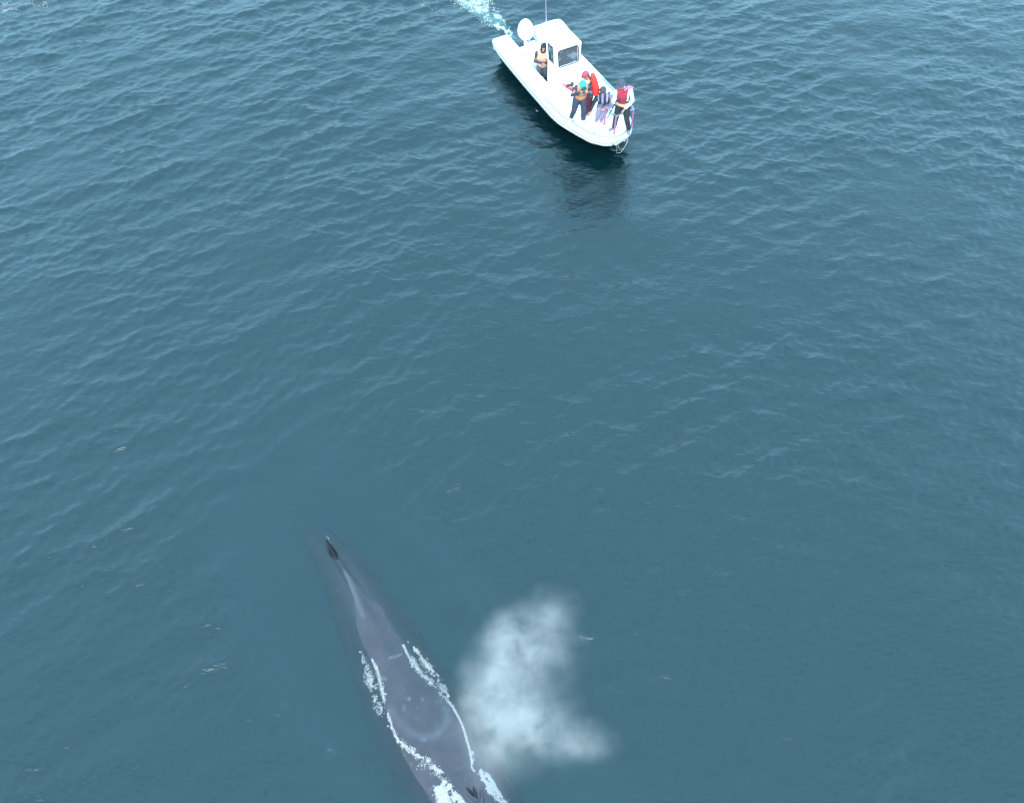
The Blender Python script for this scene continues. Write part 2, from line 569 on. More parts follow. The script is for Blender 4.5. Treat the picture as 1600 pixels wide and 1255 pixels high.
# blowholes: two slits that close towards the snout, with the raised guard before them
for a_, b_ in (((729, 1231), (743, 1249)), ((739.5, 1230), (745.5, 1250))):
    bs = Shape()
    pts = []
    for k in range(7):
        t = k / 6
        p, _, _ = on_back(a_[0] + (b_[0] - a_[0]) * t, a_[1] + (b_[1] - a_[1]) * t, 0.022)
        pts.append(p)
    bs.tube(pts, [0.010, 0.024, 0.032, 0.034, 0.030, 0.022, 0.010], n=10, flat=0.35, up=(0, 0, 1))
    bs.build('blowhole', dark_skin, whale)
gs = Shape()
pts = [on_back(x, y, 0.0)[0] for x, y in ((722, 1236), (733, 1249), (745, 1258), (753, 1251), (752, 1237))]
gs.tube([tuple(q) for q in catmull(pts, 14)], [0.02, .03, .04, .045, .05, .055, .06, .06, .055, .05, .045, .04, .03, .02], n=10)
gs.build('splash_guard', whale_m, whale)
# flippers and flukes, deep in the murk
for sg in (1, -1):
    i = int(NS * 0.64)
    c0 = Vector((rows[i, 0], rows[i, 1], 0)); s0 = Vector((side[i, 0], side[i, 1], 0)) * sg; t0 = Vector((tang[i, 0], tang[i, 1], 0))
    f_ = Shape()
    f_.tube([c0 + s0 * .75 + Vector((0, 0, -1.1)), c0 + s0 * 1.1 - t0 * .5 + Vector((0, 0, -1.5)), c0 + s0 * 1.25 - t0 * 1.1 + Vector((0, 0, -1.8))], [.17, .16, .05], n=12, flat=.3, up=(0, 0, 1))
    f_.build('flipper', whale_m, whale)
f_ = Shape()
c0 = Vector((rows[2, 0], rows[2, 1], -3.35)); s0 = Vector((side[2, 0], side[2, 1], 0)); t0 = Vector((tang[2, 0], tang[2, 1], 0))
f_.tube([c0 + s0 * 1.3 - t0 * .8, c0 + s0 * .6 - t0 * .25, c0 + t0 * .1, c0 - s0 * .6 - t0 * .25, c0 - s0 * 1.3 - t0 * .8], [.06, .25, .33, .25, .06], n=12, flat=.2, up=(0, 0, 1))
f_.build('fluke', whale_m, whale)


# ------------------------------------------------------------------ foam: many small bubble heaps floating on the water
ICO_V = np.array([(0, 0, 1), (.89, 0, .45), (.28, .85, .45), (-.72, .53, .45), (-.72, -.53, .45), (.28, -.85, .45), (.72, .53, -.3), (-.28, .85, -.3), (-.89, 0, -.3), (-.28, -.85, -.3), (.72, -.53, -.3)])
ICO_F = np.array([(0, 1, 2), (0, 2, 3), (0, 3, 4), (0, 4, 5), (0, 5, 1), (1, 6, 2), (2, 6, 7), (2, 7, 3), (3, 7, 8), (3, 8, 4), (4, 8, 9), (4, 9, 5), (5, 9, 10), (5, 10, 1), (1, 10, 6)])
frng = np.random.default_rng(42)


def foam_object(name, clouds, mt, label, cat):
    P = np.concatenate([c[0] for c in clouds]); SZ = np.concatenate([c[1] for c in clouds])
    n = len(P)
    a = frng.uniform(0, 6.28, n)
    v = ICO_V[None] * frng.uniform(0.6, 1.35, (n, 11, 1))
    ca_, sa_ = np.cos(a)[:, None], np.sin(a)[:, None]
    e = frng.uniform(0.6, 1.7, n)[:, None]
    x = v[..., 0] * e; y = v[..., 1] / e
    V = np.stack([x * ca_ - y * sa_, x * sa_ + y * ca_, v[..., 2] * 0.55], -1) * SZ[:, None, None] + P[:, None, :]
    F = (ICO_F[None] + (np.arange(n) * 11)[:, None, None]).reshape(-1, 3)
    o = mesh_np(name, V.reshape(-1, 3), F, mt)
    tag(o, label, cat, kind='stuff')
    return o


def surface_z(x, y):
    """height of whatever is on top there: the water or the whale's back"""
    i = np.clip(np.searchsorted(ax, x) - 1, 0, len(ax) - 2); j = np.clip(np.searchsorted(ay, y) - 1, 0, len(ay) - 2)
    w = np.maximum.reduce([Z[i, j], Z[i + 1, j], Z[i, j + 1], Z[i + 1, j + 1]])
    d2_ = (rows[None, :, 0] - x[:, None]) ** 2 + (rows[None, :, 1] - y[:, None]) ** 2
    k = np.argmin(d2_, axis=1)
    l = np.abs((x - rows[k, 0]) * side[k, 0] + (y - rows[k, 1]) * side[k, 1])
    e = np.clip(l / hw[k], 0, 1)
    b_ = np.where(e < 1, zc[k] + hh[k] * np.sqrt(np.maximum(1 - e ** (2 / .92), 0)), -9)
    b_[(k == 0) | (k == NS - 1)] = -9
    return np.maximum(w, b_)


def foam_line(pts, n, width, size_, z=0.012, skew=0.0, clump=0.25, thr=0.35, seed=1, ends=True):
    """bubbles along a line of photo pixels; width in metres (or list), skew moves them to one side"""
    size = size_ * 0.38
    n = int(n * 1.35)
    W3 = np.array([tuple(at(x, y, 0)) for x, y in pts])[:, :2]
    m = 400
    C = catmull(W3, m)
    T = np.gradient(C, axis=0); T /= np.linalg.norm(T, axis=1)[:, None]
    Nn = np.stack([-T[:, 1], T[:, 0]], 1)
    t = frng.random(n)
    if isinstance(width, (list, tuple)):
        wv = np.interp(t, np.linspace(0, 1, len(width)), width)
    else:
        wv = np.full(n, width)
    i = (t * (m - 1)).astype(int)
    lat = np.clip(frng.normal(0, 0.5, n), -1.6, 1.6)
    if skew: lat = np.abs(lat) * np.sign(skew) * (1 + 0.0 * lat) - 0.15 * np.sign(skew)
    p = C[i] + Nn[i] * (lat * wv)[:, None] + frng.normal(0, .006, (n, 2))
    nz = 0.6 * vnoise(p[:, 0] + 100, p[:, 1] + 100, seed, clump) + 0.4 * vnoise(p[:, 0] + 100, p[:, 1] + 100, seed + 9, clump * 0.3)
    keep = nz > thr + 0.16 * np.abs(lat)
    p, nz = p[keep], nz[keep]
    sz = size * np.exp(frng.normal(0, 0.35, len(p))) * (0.6 + 0.8 * nz)
    return np.column_stack([p, surface_z(p[:, 0], p[:, 1]) + (z if z < 0 else 0) + frng.uniform(-0.2, 0.4, len(p)) * size]), sz


foam_m = mat('sea_foam', (0.30, 0.25, 0.23), 0.7, spec=0.3, var=0.2, vscale=30)
LEFT_EDGE = [(581, 1030), (588, 1044), (593, 1062), (598, 1082), (602, 1102), (608, 1122), (614, 1140), (622, 1158)]
LEFT_HEAD = [(622, 1158), (632, 1168), (645, 1176), (656, 1184), (668, 1191), (680, 1201), (692, 1213)]
RIGHT_EDGE = [(630, 1008), (638, 1024), (650, 1043), (666, 1062), (683, 1078), (697, 1092), (709, 1108), (719, 1126), (725, 1142), (730, 1160), (735, 1178), (738, 1195)]
clouds = [
    foam_line(LEFT_EDGE, 1500, [.012, .03, .04, .04, .03, .03, .03, .02], .013, thr=.20, seed=1),
    foam_line([(563, 1018), (567, 1034), (573, 1050), (579, 1070), (584, 1090), (591, 1108), (600, 1122), (608, 1135)], 2300, [.04, .08, .10, .10, .09, .09, .08, .05], .009, thr=.46, clump=.14, seed=2),
    foam_line([(572, 1040), (580, 1065), (589, 1090), (599, 1115)], 1500, .15, .009, thr=.50, clump=.10, seed=12),
    foam_line(LEFT_HEAD, 1500, [.04, .07, .08, .06, .05, .04], .014, thr=.33, clump=.12, seed=3),
    foam_line([(655, 1190), (675, 1200), (690, 1215), (702, 1228)], 900, .12, .010, thr=.50, clump=.10, seed=13),
    foam_line(RIGHT_EDGE, 1900, [.02, .03, .05, .06, .06, .035, .025, .02, .02, .015, .015, .012], .012, thr=.22, seed=4),
    foam_line([(634, 1001), (646, 1012), (655, 1024), (666, 1038), (678, 1050), (686, 1062), (694, 1080), (700, 1090)], 3000, [.02, .04, .06, .07, .09, .12, .10, .05], .0085, thr=.45, clump=.13, seed=5),
    foam_line([(640, 1024), (655, 1046), (676, 1070)], 800, .05, .010, thr=.4, clump=.12, seed=6),
    foam_line([(738, 1175), (740, 1188), (737, 1200), (742, 1208)], 300, .02, .010, thr=.2, seed=7),
    foam_line([(682, 1226), (690, 1240), (697, 1252), (700, 1275)], 3000, [.05, .10, .14, .20], .017, thr=.36, clump=.13, seed=8),
    foam_line([(693, 1222), (703, 1232), (712, 1246), (722, 1262)], 2500, [.03, .07, .14, .18], .015, thr=.40, clump=.10, seed=9),
    foam_line([(712, 1248), (722, 1252), (728, 1262)], 900, [.08, .12, .13], .015, thr=.40, clump=.10, seed=19),
    foam_line([(748, 1207), (756, 1218), (764, 1230), (776, 1245), (792, 1268)], 1700, [.05, .08, .09, .09, .1], .014, thr=.40, clump=.12, seed=10),
    foam_line([(757, 1204), (764, 1216), (775, 1234), (786, 1252), (800, 1275)], 1700, [.02, .03, .035, .045, .06], .014, thr=.2, clump=.2, seed=11),
    foam_line([(511, 839), (513, 841), (514, 843)], 14, .012, .010, thr=.1, seed=14),
]
foam_object('whale_foam', clouds, foam_m, 'lacy white foam fringing the exposed back and head of the whale', 'foam')


# ------------------------------------------------------------------ blow: a drifting cloud of spray, true volume
BLOW = [(796, 1085, 66, 80, .95), (832, 1010, 55, 62, .75), (860, 958, 42, 38, .55), (780, 1150, 62, 58, .85), (835, 1135, 60, 52, .7), (888, 1160, 42, 26, .55),
        (924, 1165, 30, 28, .6), (768, 1060, 42, 60, .6), (790, 1000, 40, 45, .55), (770, 1195, 40, 30, .6), (880, 1010, 30, 60, .35), (745, 1100, 30, 40, .45)]
zb = 1.35
mm = 1386 / ((CAM_H - zb) / math.sin(R(72))) * 1.0
blobs = []
for i, (px, py, rx, ry, dn) in enumerate(BLOW):
    c = at(px, py, zb + 0.25 * math.sin(i * 1.7))
    blobs.append((c, rx / mm * 1.5, ry / mm * 1.5, 0.62 + 0.2 * (i % 3) / 2, dn))
mist_m = bpy.data.materials.new('spray_mist')
mist_m.use_nodes = True
nt = mist_m.node_tree
for n_ in list(nt.nodes):
    if n_.type != 'OUTPUT_MATERIAL': nt.nodes.remove(n_)
out = nt.nodes['Material Output']
geo = nt.nodes.new('ShaderNodeNewGeometry')
wn_ = nt.nodes.new('ShaderNodeTexNoise'); wn_.inputs['Scale'].default_value = 1.3; wn_.inputs['Detail'].default_value = 5
nt.links.new(geo.outputs['Position'], wn_.inputs['Vector'])
w1 = nt.nodes.new('ShaderNodeVectorMath'); w1.operation = 'MULTIPLY_ADD'
nt.links.new(wn_.outputs['Color'], w1.inputs[0]); w1.inputs[1].default_value = (1.0, 1.0, 0.5); nt.links.new(geo.outputs['Position'], w1.inputs[2])
w2 = nt.nodes.new('ShaderNodeVectorMath'); w2.operation = 'SUBTRACT'
nt.links.new(w1.outputs[0], w2.inputs[0]); w2.inputs[1].default_value = (0.5, 0.5, 0.25)
acc = None
for c, rx, ry, rz, dn in blobs:
    a1 = nt.nodes.new('ShaderNodeVectorMath'); a1.operation = 'SUBTRACT'; a1.inputs[1].default_value = c
    nt.links.new(w2.outputs[0], a1.inputs[0])
    a2 = nt.nodes.new('ShaderNodeVectorMath'); a2.operation = 'DIVIDE'; a2.inputs[1].default_value = (rx, ry, rz)
    nt.links.new(a1.outputs[0], a2.inputs[0])
    a3 = nt.nodes.new('ShaderNodeVectorMath'); a3.operation = 'LENGTH'
    nt.links.new(a2.outputs[0], a3.inputs[0])
    a4 = nt.nodes.new('ShaderNodeMapRange'); a4.interpolation_type = 'SMOOTHSTEP'
    a4.inputs['From Min'].default_value = 1.0; a4.inputs['From Max'].default_value = -0.1
    a4.inputs['To Min'].default_value = 0.0; a4.inputs['To Max'].default_value = dn
    nt.links.new(a3.outputs['Value'], a4.inputs['Value'])
    if acc is None: acc = a4.outputs[0]
    else:
        ad = nt.nodes.new('ShaderNodeMath'); ad.operation = 'ADD'
        nt.links.new(acc, ad.inputs[0]); nt.links.new(a4.outputs[0], ad.inputs[1]); acc = ad.outputs[0]
fn = nt.nodes.new('ShaderNodeTexNoise'); fn.inputs['Scale'].default_value = 2.6; fn.inputs['Detail'].default_value = 7; fn.inputs['Roughness'].default_value = 0.68; fn.inputs['Distortion'].default_value = 0.4
nt.links.new(geo.outputs['Position'], fn.inputs['Vector'])
fm = nt.nodes.new('ShaderNodeMapRange'); fm.inputs['From Min'].default_value = 0.34; fm.inputs['From Max'].default_value = 0.68; fm.inputs['To Min'].default_value = 0.12; fm.inputs['To Max'].default_value = 1.65
nt.links.new(fn.outputs['Fac'], fm.inputs['Value'])
d1 = nt.nodes.new('ShaderNodeMath'); d1.operation = 'MULTIPLY'
nt.links.new(acc, d1.inputs[0]); nt.links.new(fm.outputs[0], d1.inputs[1])
d2 = nt.nodes.new('ShaderNodeMath'); d2.operation = 'MULTIPLY'; d2.inputs[1].default_value = 0.45
nt.links.new(d1.outputs[0], d2.inputs[0])
vs = nt.nodes.new('ShaderNodeVolumeScatter'); vs.inputs['Color'].default_value = (0.84, 0.65, 0.57, 1)
nt.links.new(d2.outputs[0], vs.inputs['Density'])
nt.links.new(vs.outputs[0], out.inputs['Volume'])
cs = [b_[0] for b_ in blobs]
lo = Vector((min(c.x for c in cs) - 1.0, min(c.y for c in cs) - 1.0, 0.5)); hi = Vector((max(c.x for c in cs) + 1.0, max(c.y for c in cs) + 1.0, 2.35))
ms = Shape()
mc, mr = (lo + hi) / 2, (hi - lo) / 2
ms.ell(mc, (mr.x * 1.15, mr.y * 1.15, mr.z * 1.1), n=24, m=14, warp=None)
mist = ms.build('whale_blow', mist_m)
tag(mist, 'pale cloud of misty spray blown out beside the head of the whale', 'spray', kind='stuff')


# ------------------------------------------------------------------ motorboat
# boat frame: x forward, y to port, origin under the middle of the boat; BX, BY give the middle in the stern-corner frame used below
BD = Vector((0.47, -0.883, 0)).normalized()
BN = Vector((-BD.y, BD.x, 0))
BO = BD * -22.2 + BN * 11.06
BX, BY = 2.95, 1.05
boat = empty('motorboat', BO + BD * BX + BN * BY, math.atan2(BD.y, BD.x))
tag(boat, 'white open motorboat with a small hardtop cabin and five people on board', 'boat')


def bw(x, y, z=0.0):
    """boat frame (stern corner origin) to world"""
    p = BO + BD * x + BN * y
    return Vector((p.x, p.y, z))


def lc(p):
    return (p[0] - BX, p[1] - BY, p[2])


class BShape(Shape):
    """shape written in the stern-corner frame, built under the boat"""
    def build(self, name, mt, parent=None, **k):
        self.v = [lc(p) for p in self.v]
        return super().build(name, mt, parent or boat, **k)


gel = mat('white_gelcoat', (0.80, 0.80, 0.80), 0.32, var=0.04, vscale=3, coat=0.3)
deckw = mat('white_nonskid_deck', (0.76, 0.76, 0.76), 0.7, var=0.05, vscale=5, bump=0.3, bscale=140)
greyrub = mat('grey_rubber', (0.20, 0.20, 0.215), 0.6, var=0.1)
antif = mat('black_bottom_paint', (0.012, 0.014, 0.018), 0.45, var=0.3, vscale=6)
steel = mat('stainless_steel', (0.6, 0.6, 0.62), 0.25, metal=1.0, var=0.05)
pinkp = mat('faded_magenta_post', (0.30, 0.085, 0.19), 0.5, var=0.2, vscale=12)
whitep = mat('pale_pipe', (0.20, 0.19, 0.23), 0.4, var=0.05)
blackp = mat('black_plastic', (0.02, 0.02, 0.022), 0.45, var=0.2)

XS = [0, .35, .75, 1.5, 2.3, 3.1, 3.9, 4.25, 4.45, 5.1, 5.45, 5.6, 5.85, 5.93, 5.98]
HB = [.95, 1.0, 1.02, 1.04, 1.05, 1.05, 1.05, 1.03, .99, .81, .70, .62, .42, .31, .18]


XS = [x if x < 4.3 else 4.3 + (x - 4.3) * .92 for x in XS]


def hbf(x): return float(np.interp(x, XS, HB))
def zg(x): return 0.70 + 0.02 * x / 6
def bowf(x): return max(0.0, (x - 3.7) / 2.15)
def chb(x): return hbf(x) * (0.93 - 0.55 * bowf(x) ** 1.6)
def chz(x): return 0.04 + 0.33 * bowf(x) ** 1.7
def chx(x): return x - 0.28 * bowf(x) ** 2
def kx_(x): return x - 0.55 * bowf(x) ** 2


FX = list(np.linspace(0, 3.7, 12)) + list(np.linspace(3.9, 5.6, 16)) + [5.66, 5.72, 5.77, 5.81, 5.835, 5.845]
tp = BShape(); bt_ = BShape()
CZ = .36                                                       # white collar above, dark tucked-in hull below
for sgn in (-1, 1):
    rings = []; rb = []
    for x in FX:
        h = hbf(x); q = bowf(x)
        rings.append([(x, BY + sgn * h, zg(x)), (x, BY + sgn * (h + .03), zg(x) - .05), (x, BY + sgn * (h + .035), zg(x) - .13), (x - .02 * q, BY + sgn * (h + .02), zg(x) - .22), (x - .05 * q, BY + sgn * (h - .03), CZ + .24 * q), (x - .10 * q, BY + sgn * max(h - .12, .01), CZ - .03 + .24 * q)])
        xb = x - .5 * q ** 2
        rb.append([(x - .10 * q, BY + sgn * max(h - .12, .01), CZ - .03 + .24 * q), (xb, BY + sgn * h * (.76 - .40 * q), .04 + .14 * q), (xb - .05 * q, BY + sgn * h * (.70 - .4 * q), .0 + .12 * q), (xb - .25 * q ** 2, BY, -.32 + .40 * q ** 2)])
    tp.loft(rings, cap=False, closed=False)
    bt_.loft(rb, cap=False, closed=False)
x = FX[-1]; h = hbf(x)
tp.loft([[(x, BY - h, zg(x)), (x, BY - h - .03, zg(x) - .12), (x - .1, BY - .01, CZ + .05)], [(x, BY + h, zg(x)), (x, BY + h + .03, zg(x) - .12), (x - .1, BY + .01, CZ + .05)]], cap=False, closed=False)
# stern faces of the two sponsons, and the walls of the motor well
for y0, y1 in ((BY - .97, .60), (1.50, BY + .97)):
    tp.box((-.012, y0 + .02, .34), (.03, y1, .695)); bt_.box((.02, y0 + .25 if y0 < 1 else y0, -.2), (.06, y1 if y0 < 1 else y1 - .25, .34))
tp.box((.03, .57, .0), (.76, .60, .694)); tp.box((.03, 1.50, .0), (.76, 1.53, .694)); tp.box((.76, .57, .0), (.80, 1.53, .694))
tp.build('hull', gel)
bt_.build('hull_bottom', antif)

dk = BShape()


def strip(x0, x1, yin, sg):
    n = max(2, int((x1 - x0) / .15) + 1)
    xs = np.linspace(x0, x1, n)
    dk.loft([[(x, BY + sg * hbf(x), zg(x)), (x, BY + sg * yin, zg(x)), (x, BY + sg * yin, zg(x) - .03), (x, BY + sg * (hbf(x) - .002), zg(x) - .03)] for x in xs])


strip(0, .80, .45, -1); strip(0, .80, .45, 1)
strip(.80, 2.66, .55, -1); strip(.80, 2.66, .55, 1)
dk.box((.80, .5, .67), (.92, 1.6, zg(.9)))
xs = list(np.linspace(2.66, 5.6, 26)) + [5.68, 5.75, 5.80, 5.84]
dk.loft([[(x, BY - hbf(x), zg(x)), (x, BY + hbf(x), zg(x)), (x, BY + hbf(x) - .002, zg(x) - .03), (x, BY - hbf(x) + .002, zg(x) - .03)] for x in xs])
# cockpit liner
dk.box((.90, .47, .07), (2.68, 1.63, .095))
dk.box((.92, .47, .095), (2.66, .499, .668)); dk.box((.92, 1.601, .095), (2.66, 1.63, .668)); dk.box((2.66, .47, .095), (2.69, 1.63, .668)); dk.box((.885, .5, .095), (.92, 1.6, .668))
dk.build('deck', deckw, smooth=False)

rr = BShape()
pts = [(x, BY - hbf(x) - .03, zg(x) - .09) for x in FX] + [(x, BY + hbf(x) + .03, zg(x) - .09) for x in FX[::-1]]
rr.tube(pts, .028, n=8, up=(0, 0, 1))
rr.build('rub_rail', greyrub)
tr_ = BShape()
fxs = [x for x in FX if x > 3.3]
pts = [(x - .06 * bowf(x), BY - (hbf(x) - .07), zg(x) + .035) for x in fxs] + [(x - .06 * bowf(x), BY + (hbf(x) - .07), zg(x) + .035) for x in fxs[::-1]]
tr_.tube(pts, .030, n=8, up=(0, 0, 1))
tr_.build('toe_rail', mat('worn_white_rail', (0.24, 0.24, 0.25), 0.5, var=.15))

# cabin
cb = BShape()
cb.box((1.86, 1.37, .72), (2.99, 1.41, 1.94))                                   # port wall
cb.loft([[(2.62, .56, .72), (3.02, .56, .72), (3.02, .60, .72), (2.62, .60, .72)], [(2.58, .56, 1.42), (3.0, .56, 1.42), (3.0, .60, 1.42), (2.58, .60, 1.42)]])
cb.loft([[(2.52, .56, 1.42), (2.62, .56, 1.42), (2.62, .60, 1.42), (2.52, .60, 1.42)], [(2.44, .56, 1.94), (2.52, .56, 1.94), (2.52, .60, 1.94), (2.44, .60, 1.94)]])
cb.loft([[(2.96, .56, 1.42), (3.01, .56, 1.42), (3.01, .60, 1.42), (2.96, .60, 1.42)], [(2.86, .56, 1.94), (2.91, .56, 1.94), (2.91, .60, 1.94), (2.86, .60, 1.94)]])
def fx_(z): return 3.03 - (z - 1.2) * .19                                      # raked front


def fpanel(y0, y1, z0, z1):
    cb.loft([[(fx_(z0) - .04, y0, z0), (fx_(z0), y0, z0), (fx_(z0), y1, z0), (fx_(z0) - .04, y1, z0)], [(fx_(z1) - .04, y0, z1), (fx_(z1), y0, z1), (fx_(z1), y1, z1), (fx_(z1) - .04, y1, z1)]])


fpanel(.56, .71, 1.2, 1.94); fpanel(1.33, 1.42, 1.2, 1.94); fpanel(.71, 1.33, 1.2, 1.36); fpanel(.71, 1.33, 1.80, 1.94)
# trunk that slopes down to the foredeck
cb.loft([[(2.70, .56, .705), (2.70, 1.50, .705), (2.70, 1.42, 1.20), (2.70, .60, 1.20)], [(3.03, .56, .708), (3.03, 1.50, .708), (3.035, 1.42, 1.20), (3.035, .60, 1.20)],
         [(3.45, .60, .709), (3.45, 1.46, .709), (3.28, 1.38, 1.05), (3.28, .66, 1.05)], [(3.85, .66, .712), (3.85, 1.44, .712), (3.80, 1.40, .76), (3.80, .70, .76)]])
cb.box((2.35, .84, .097), (2.69, 1.34, 1.16), .03)                             # helm console inside
cb.build('cabin', gel, smooth=False)
rf = BShape()
rings = []
for i, x in enumerate(np.linspace(1.78, 2.89, 14)):
    t = i / 13
    e = min(i, 13 - i)
    ins = .06 if e == 0 else (.015 if e == 1 else 0)
    a0, a1 = .585 - .05 * t + ins, 1.44 - .10 * t - ins
    am = (a0 + a1) / 2
    rings.append([(x, a0 + .02, 1.945), (x, a0, 1.965), (x, a0 + .03, 1.995), (x, (a0 + am) / 2, 2.018), (x, am, 2.025), (x, (a1 + am) / 2, 2.018), (x, a1 - .03, 1.995), (x, a1, 1.965), (x, a1 - .02, 1.945), (x, am, 1.94)])
rf.loft(rings)
roof = rf.build('roof', gel)
win = BShape()


def rrect(y0, y1, z0, z1, r, off):
    P = []
    for cy, cz, a0 in ((y1 - r, z1 - r, 0), (y0 + r, z1 - r, 90), (y0 + r, z0 + r, 180), (y1 - r, z0 + r, 270)):
        for k in range(5):
            a = R(a0 + k * 22.5)
            z = cz + r * math.sin(a)
            P.append((fx_(z) + off, cy + r * math.cos(a), z))
    return P


wp = rrect(.69, 1.35, 1.34, 1.82, .06, .008)
win.tube(wp + [wp[0], wp[1]], .017, n=8, up=(1, 0, 0))
wf = win.build('windshield', blackp)
glass = bpy.data.materials.new('window_glass'); glass.use_nodes = True
gb = glass.node_tree.nodes['Principled BSDF']
gb.inputs['Base Color'].default_value = (0.055, 0.055, 0.06, 1); gb.inputs['Roughness'].default_value = 0.04
gn = glass.node_tree.nodes.new('ShaderNodeTexNoise'); gn.inputs['Scale'].default_value = 3.3
gt = glass.node_tree.nodes.new('ShaderNodeTexCoord'); glass.node_tree.links.new(gt.outputs['Object'], gn.inputs['Vector'])
gr = glass.node_tree.nodes.new('ShaderNodeMapRange'); gr.inputs['From Min'].default_value = .4; gr.inputs['From Max'].default_value = .6; gr.inputs['To Min'].default_value = .35; gr.inputs['To Max'].default_value = .95
glass.node_tree.links.new(gn.outputs['Fac'], gr.inputs['Value']); glass.node_tree.links.new(gr.outputs[0], gb.inputs['Alpha'])
pn = BShape()
outer = rrect(.70, 1.34, 1.35, 1.81, .055, -.006); inner = rrect(.70, 1.34, 1.35, 1.81, .055, -.014)
pn.loft([outer, inner])
pn.build('pane', glass, wf, smooth=False)
sw = BShape()
q = [(2.62, 1.44), (2.95, 1.44), (2.86, 1.90), (2.54, 1.90)]
sw.tube([(x, .574, z) for x, z in q + [q[0], q[1]]], .014, n=8, up=(0, 1, 0))
sf = sw.build('side_window', blackp)
sp_ = BShape(); sp_.loft([[(x, .572, z) for x, z in q], [(x, .580, z) for x, z in q]])
sp_.build('pane', glass, sf, smooth=False)
hw_ = BShape()
wheel = [(2.30, 1.02 + .15 * math.cos(a), 1.10 + .15 * math.sin(a)) for a in np.linspace(0, 6.4, 18)]
hw_.tube(wheel, .013, n=6, up=(1, 0, 0)); hw_.tube([(2.30, .88, 1.1), (2.30, 1.16, 1.1)], .01, n=6); hw_.tube([(2.30, 1.02, 1.1), (2.36, 1.02, 1.1)], .02, n=6)
hw_.build('steering_wheel', blackp)
bn = BShape(); bn.box((.95, .66, .097), (1.36, 1.56, .56), .02); bn.box((.93, .64, .561), (1.39, 1.58, .64), .035)
bn.build('bench_seat', gel)

# outboard motor in the well
ml = BShape()
ml.box((.70, .90, .45), (.84, 1.16, .76), .02)
ml.tube([(.48, 1.03, .75), (.46, 1.03, .1), (.43, 1.03, -.45)], [.11, .08, .06], n=12, flat=.6, up=(1, 0, 0))
ml.tube([(.26, 1.03, -.48), (.60, 1.03, -.48)], [.05, .05], n=10)
mo = ml.build('outboard_motor', gel)
cw = BShape()


def cowl(p):
    k = p.z / .34
    return Vector((p.x * (1.0 - .10 * k) + (.05 * k), p.y * (1 - .12 * k), p.z))


cw.ell((.44, 1.00, 1.00), (.30, .235, .34), rot=(0, R(-8), 0), n=26, m=16, warp=cowl)
cwl = cw.build('cowl', gel, mo)
cl = BShape(); cl.tube([(.58, .775, 1.03), (.66, .84, .93), (.70, .90, .88)], .010, n=6); cl.build('cowl_groove', greyrub, mo)
for yy in (.90, 1.10):
    lt = BShape(); lt.tube([(.735, yy, .82), (.755, yy + .04, .80)], .022, n=8); lt.build('latch', blackp, mo)
pr_ = BShape()
for k in range(3):
    a = R(120 * k + 15)
    pr_.tube([(.24, 1.03, -.48), (.22, 1.03 + .10 * math.cos(a), -.48 + .10 * math.sin(a)), (.20, 1.03 + .17 * math.cos(a + .3), -.48 + .17 * math.sin(a + .3))], [.02, .05, .03], n=8, flat=.25, up=(1, 0, 0))
pr_.build('propeller', steel, mo)

# bow rail
PA, PB, PC, PD = (5.12, 1.0), (5.60, 1.03), (5.57, 1.62), (5.0, 1.72)
ZR = 1.30
br_ = BShape()
br_.tube([(*PA, ZR), (*PB, ZR), (*PC, ZR), (*PD, ZR)], .026, n=8, up=(0, 0, 1))
br = br_.build('bow_rail', whitep)
for p, mt_ in ((PB, pinkp), (PC, pinkp), (PA, pinkp), (PD, whitep)):
    q_ = BShape(); q_.tube([(*p, .715), (*p, ZR - .03)], .024, n=8)
    q_.tube([(p[0], p[1], .70), (p[0], p[1], .725)], .045, n=8)
    q_.build('rail_post', mt_, br)
an = BShape(); an.tube([(1.90, .86, 2.03), (1.90, .86, 2.2)], .02, n=8); an.tube([(1.90, .86, 2.2), (1.83, .83, 3.3), (1.74, .79, 4.6)], [.013, .010, .006], n=8)
an.build('antenna', whitep)
for fx, fy in ((2.12, .34), (3.28, .36), (3.42, 1.86), (.55, .47), (4.6, .3)):
    c_ = BShape(); c_.tube([(fx, fy, .708), (fx, fy, .722)], .030, n=12); c_.tube([(fx - .02, fy, .73), (fx + .02, fy, .73)], .008, n=6)
    c_.build('deck_cap', greyrub)
for fx, sgn in ((5.35, 1), (5.35, -1), (.5, -1), (.5, 1)):
    y = BY + sgn * (hbf(fx) - .18)
    c_ = BShape(); c_.tube([(fx - .09, y, .76), (fx, y, .75), (fx + .09, y, .76)], .014, n=6); c_.tube([(fx - .03, y, .71), (fx - .03, y, .75)], .012, n=6); c_.tube([(fx + .03, y, .71), (fx + .03, y, .75)], .012, n=6)
    c_.build('cleat', steel)
ro = BShape()
ro.tube([tuple(q) for q in catmull([(5.70, 1.45, .62), (5.74, 1.42, .45), (5.75, 1.34, .24), (5.78, 1.2, .12), (5.80, 1.05, .18), (5.88, .98, .42), (5.88, .96, .64)], 24)], .0065, n=6)
ro.tube([tuple(q) for q in catmull([(5.76, 1.40, .64), (5.84, 1.34, .45), (5.84, 1.20, .26), (5.88, 1.05, .40), (5.87, 1.0, .68)], 20)], .006, n=6)
rope = ro.build('bow_rope', mat('pale_rope', (0.28, 0.27, 0.25), 0.8, var=0.2, vscale=60))

# ------------------------------------------------------------------ loose things on board
def world_shape(name, sh, mt, label, cat, group=None):
    o = sh.build(name, mt)
    return tag(o, label, cat, group)


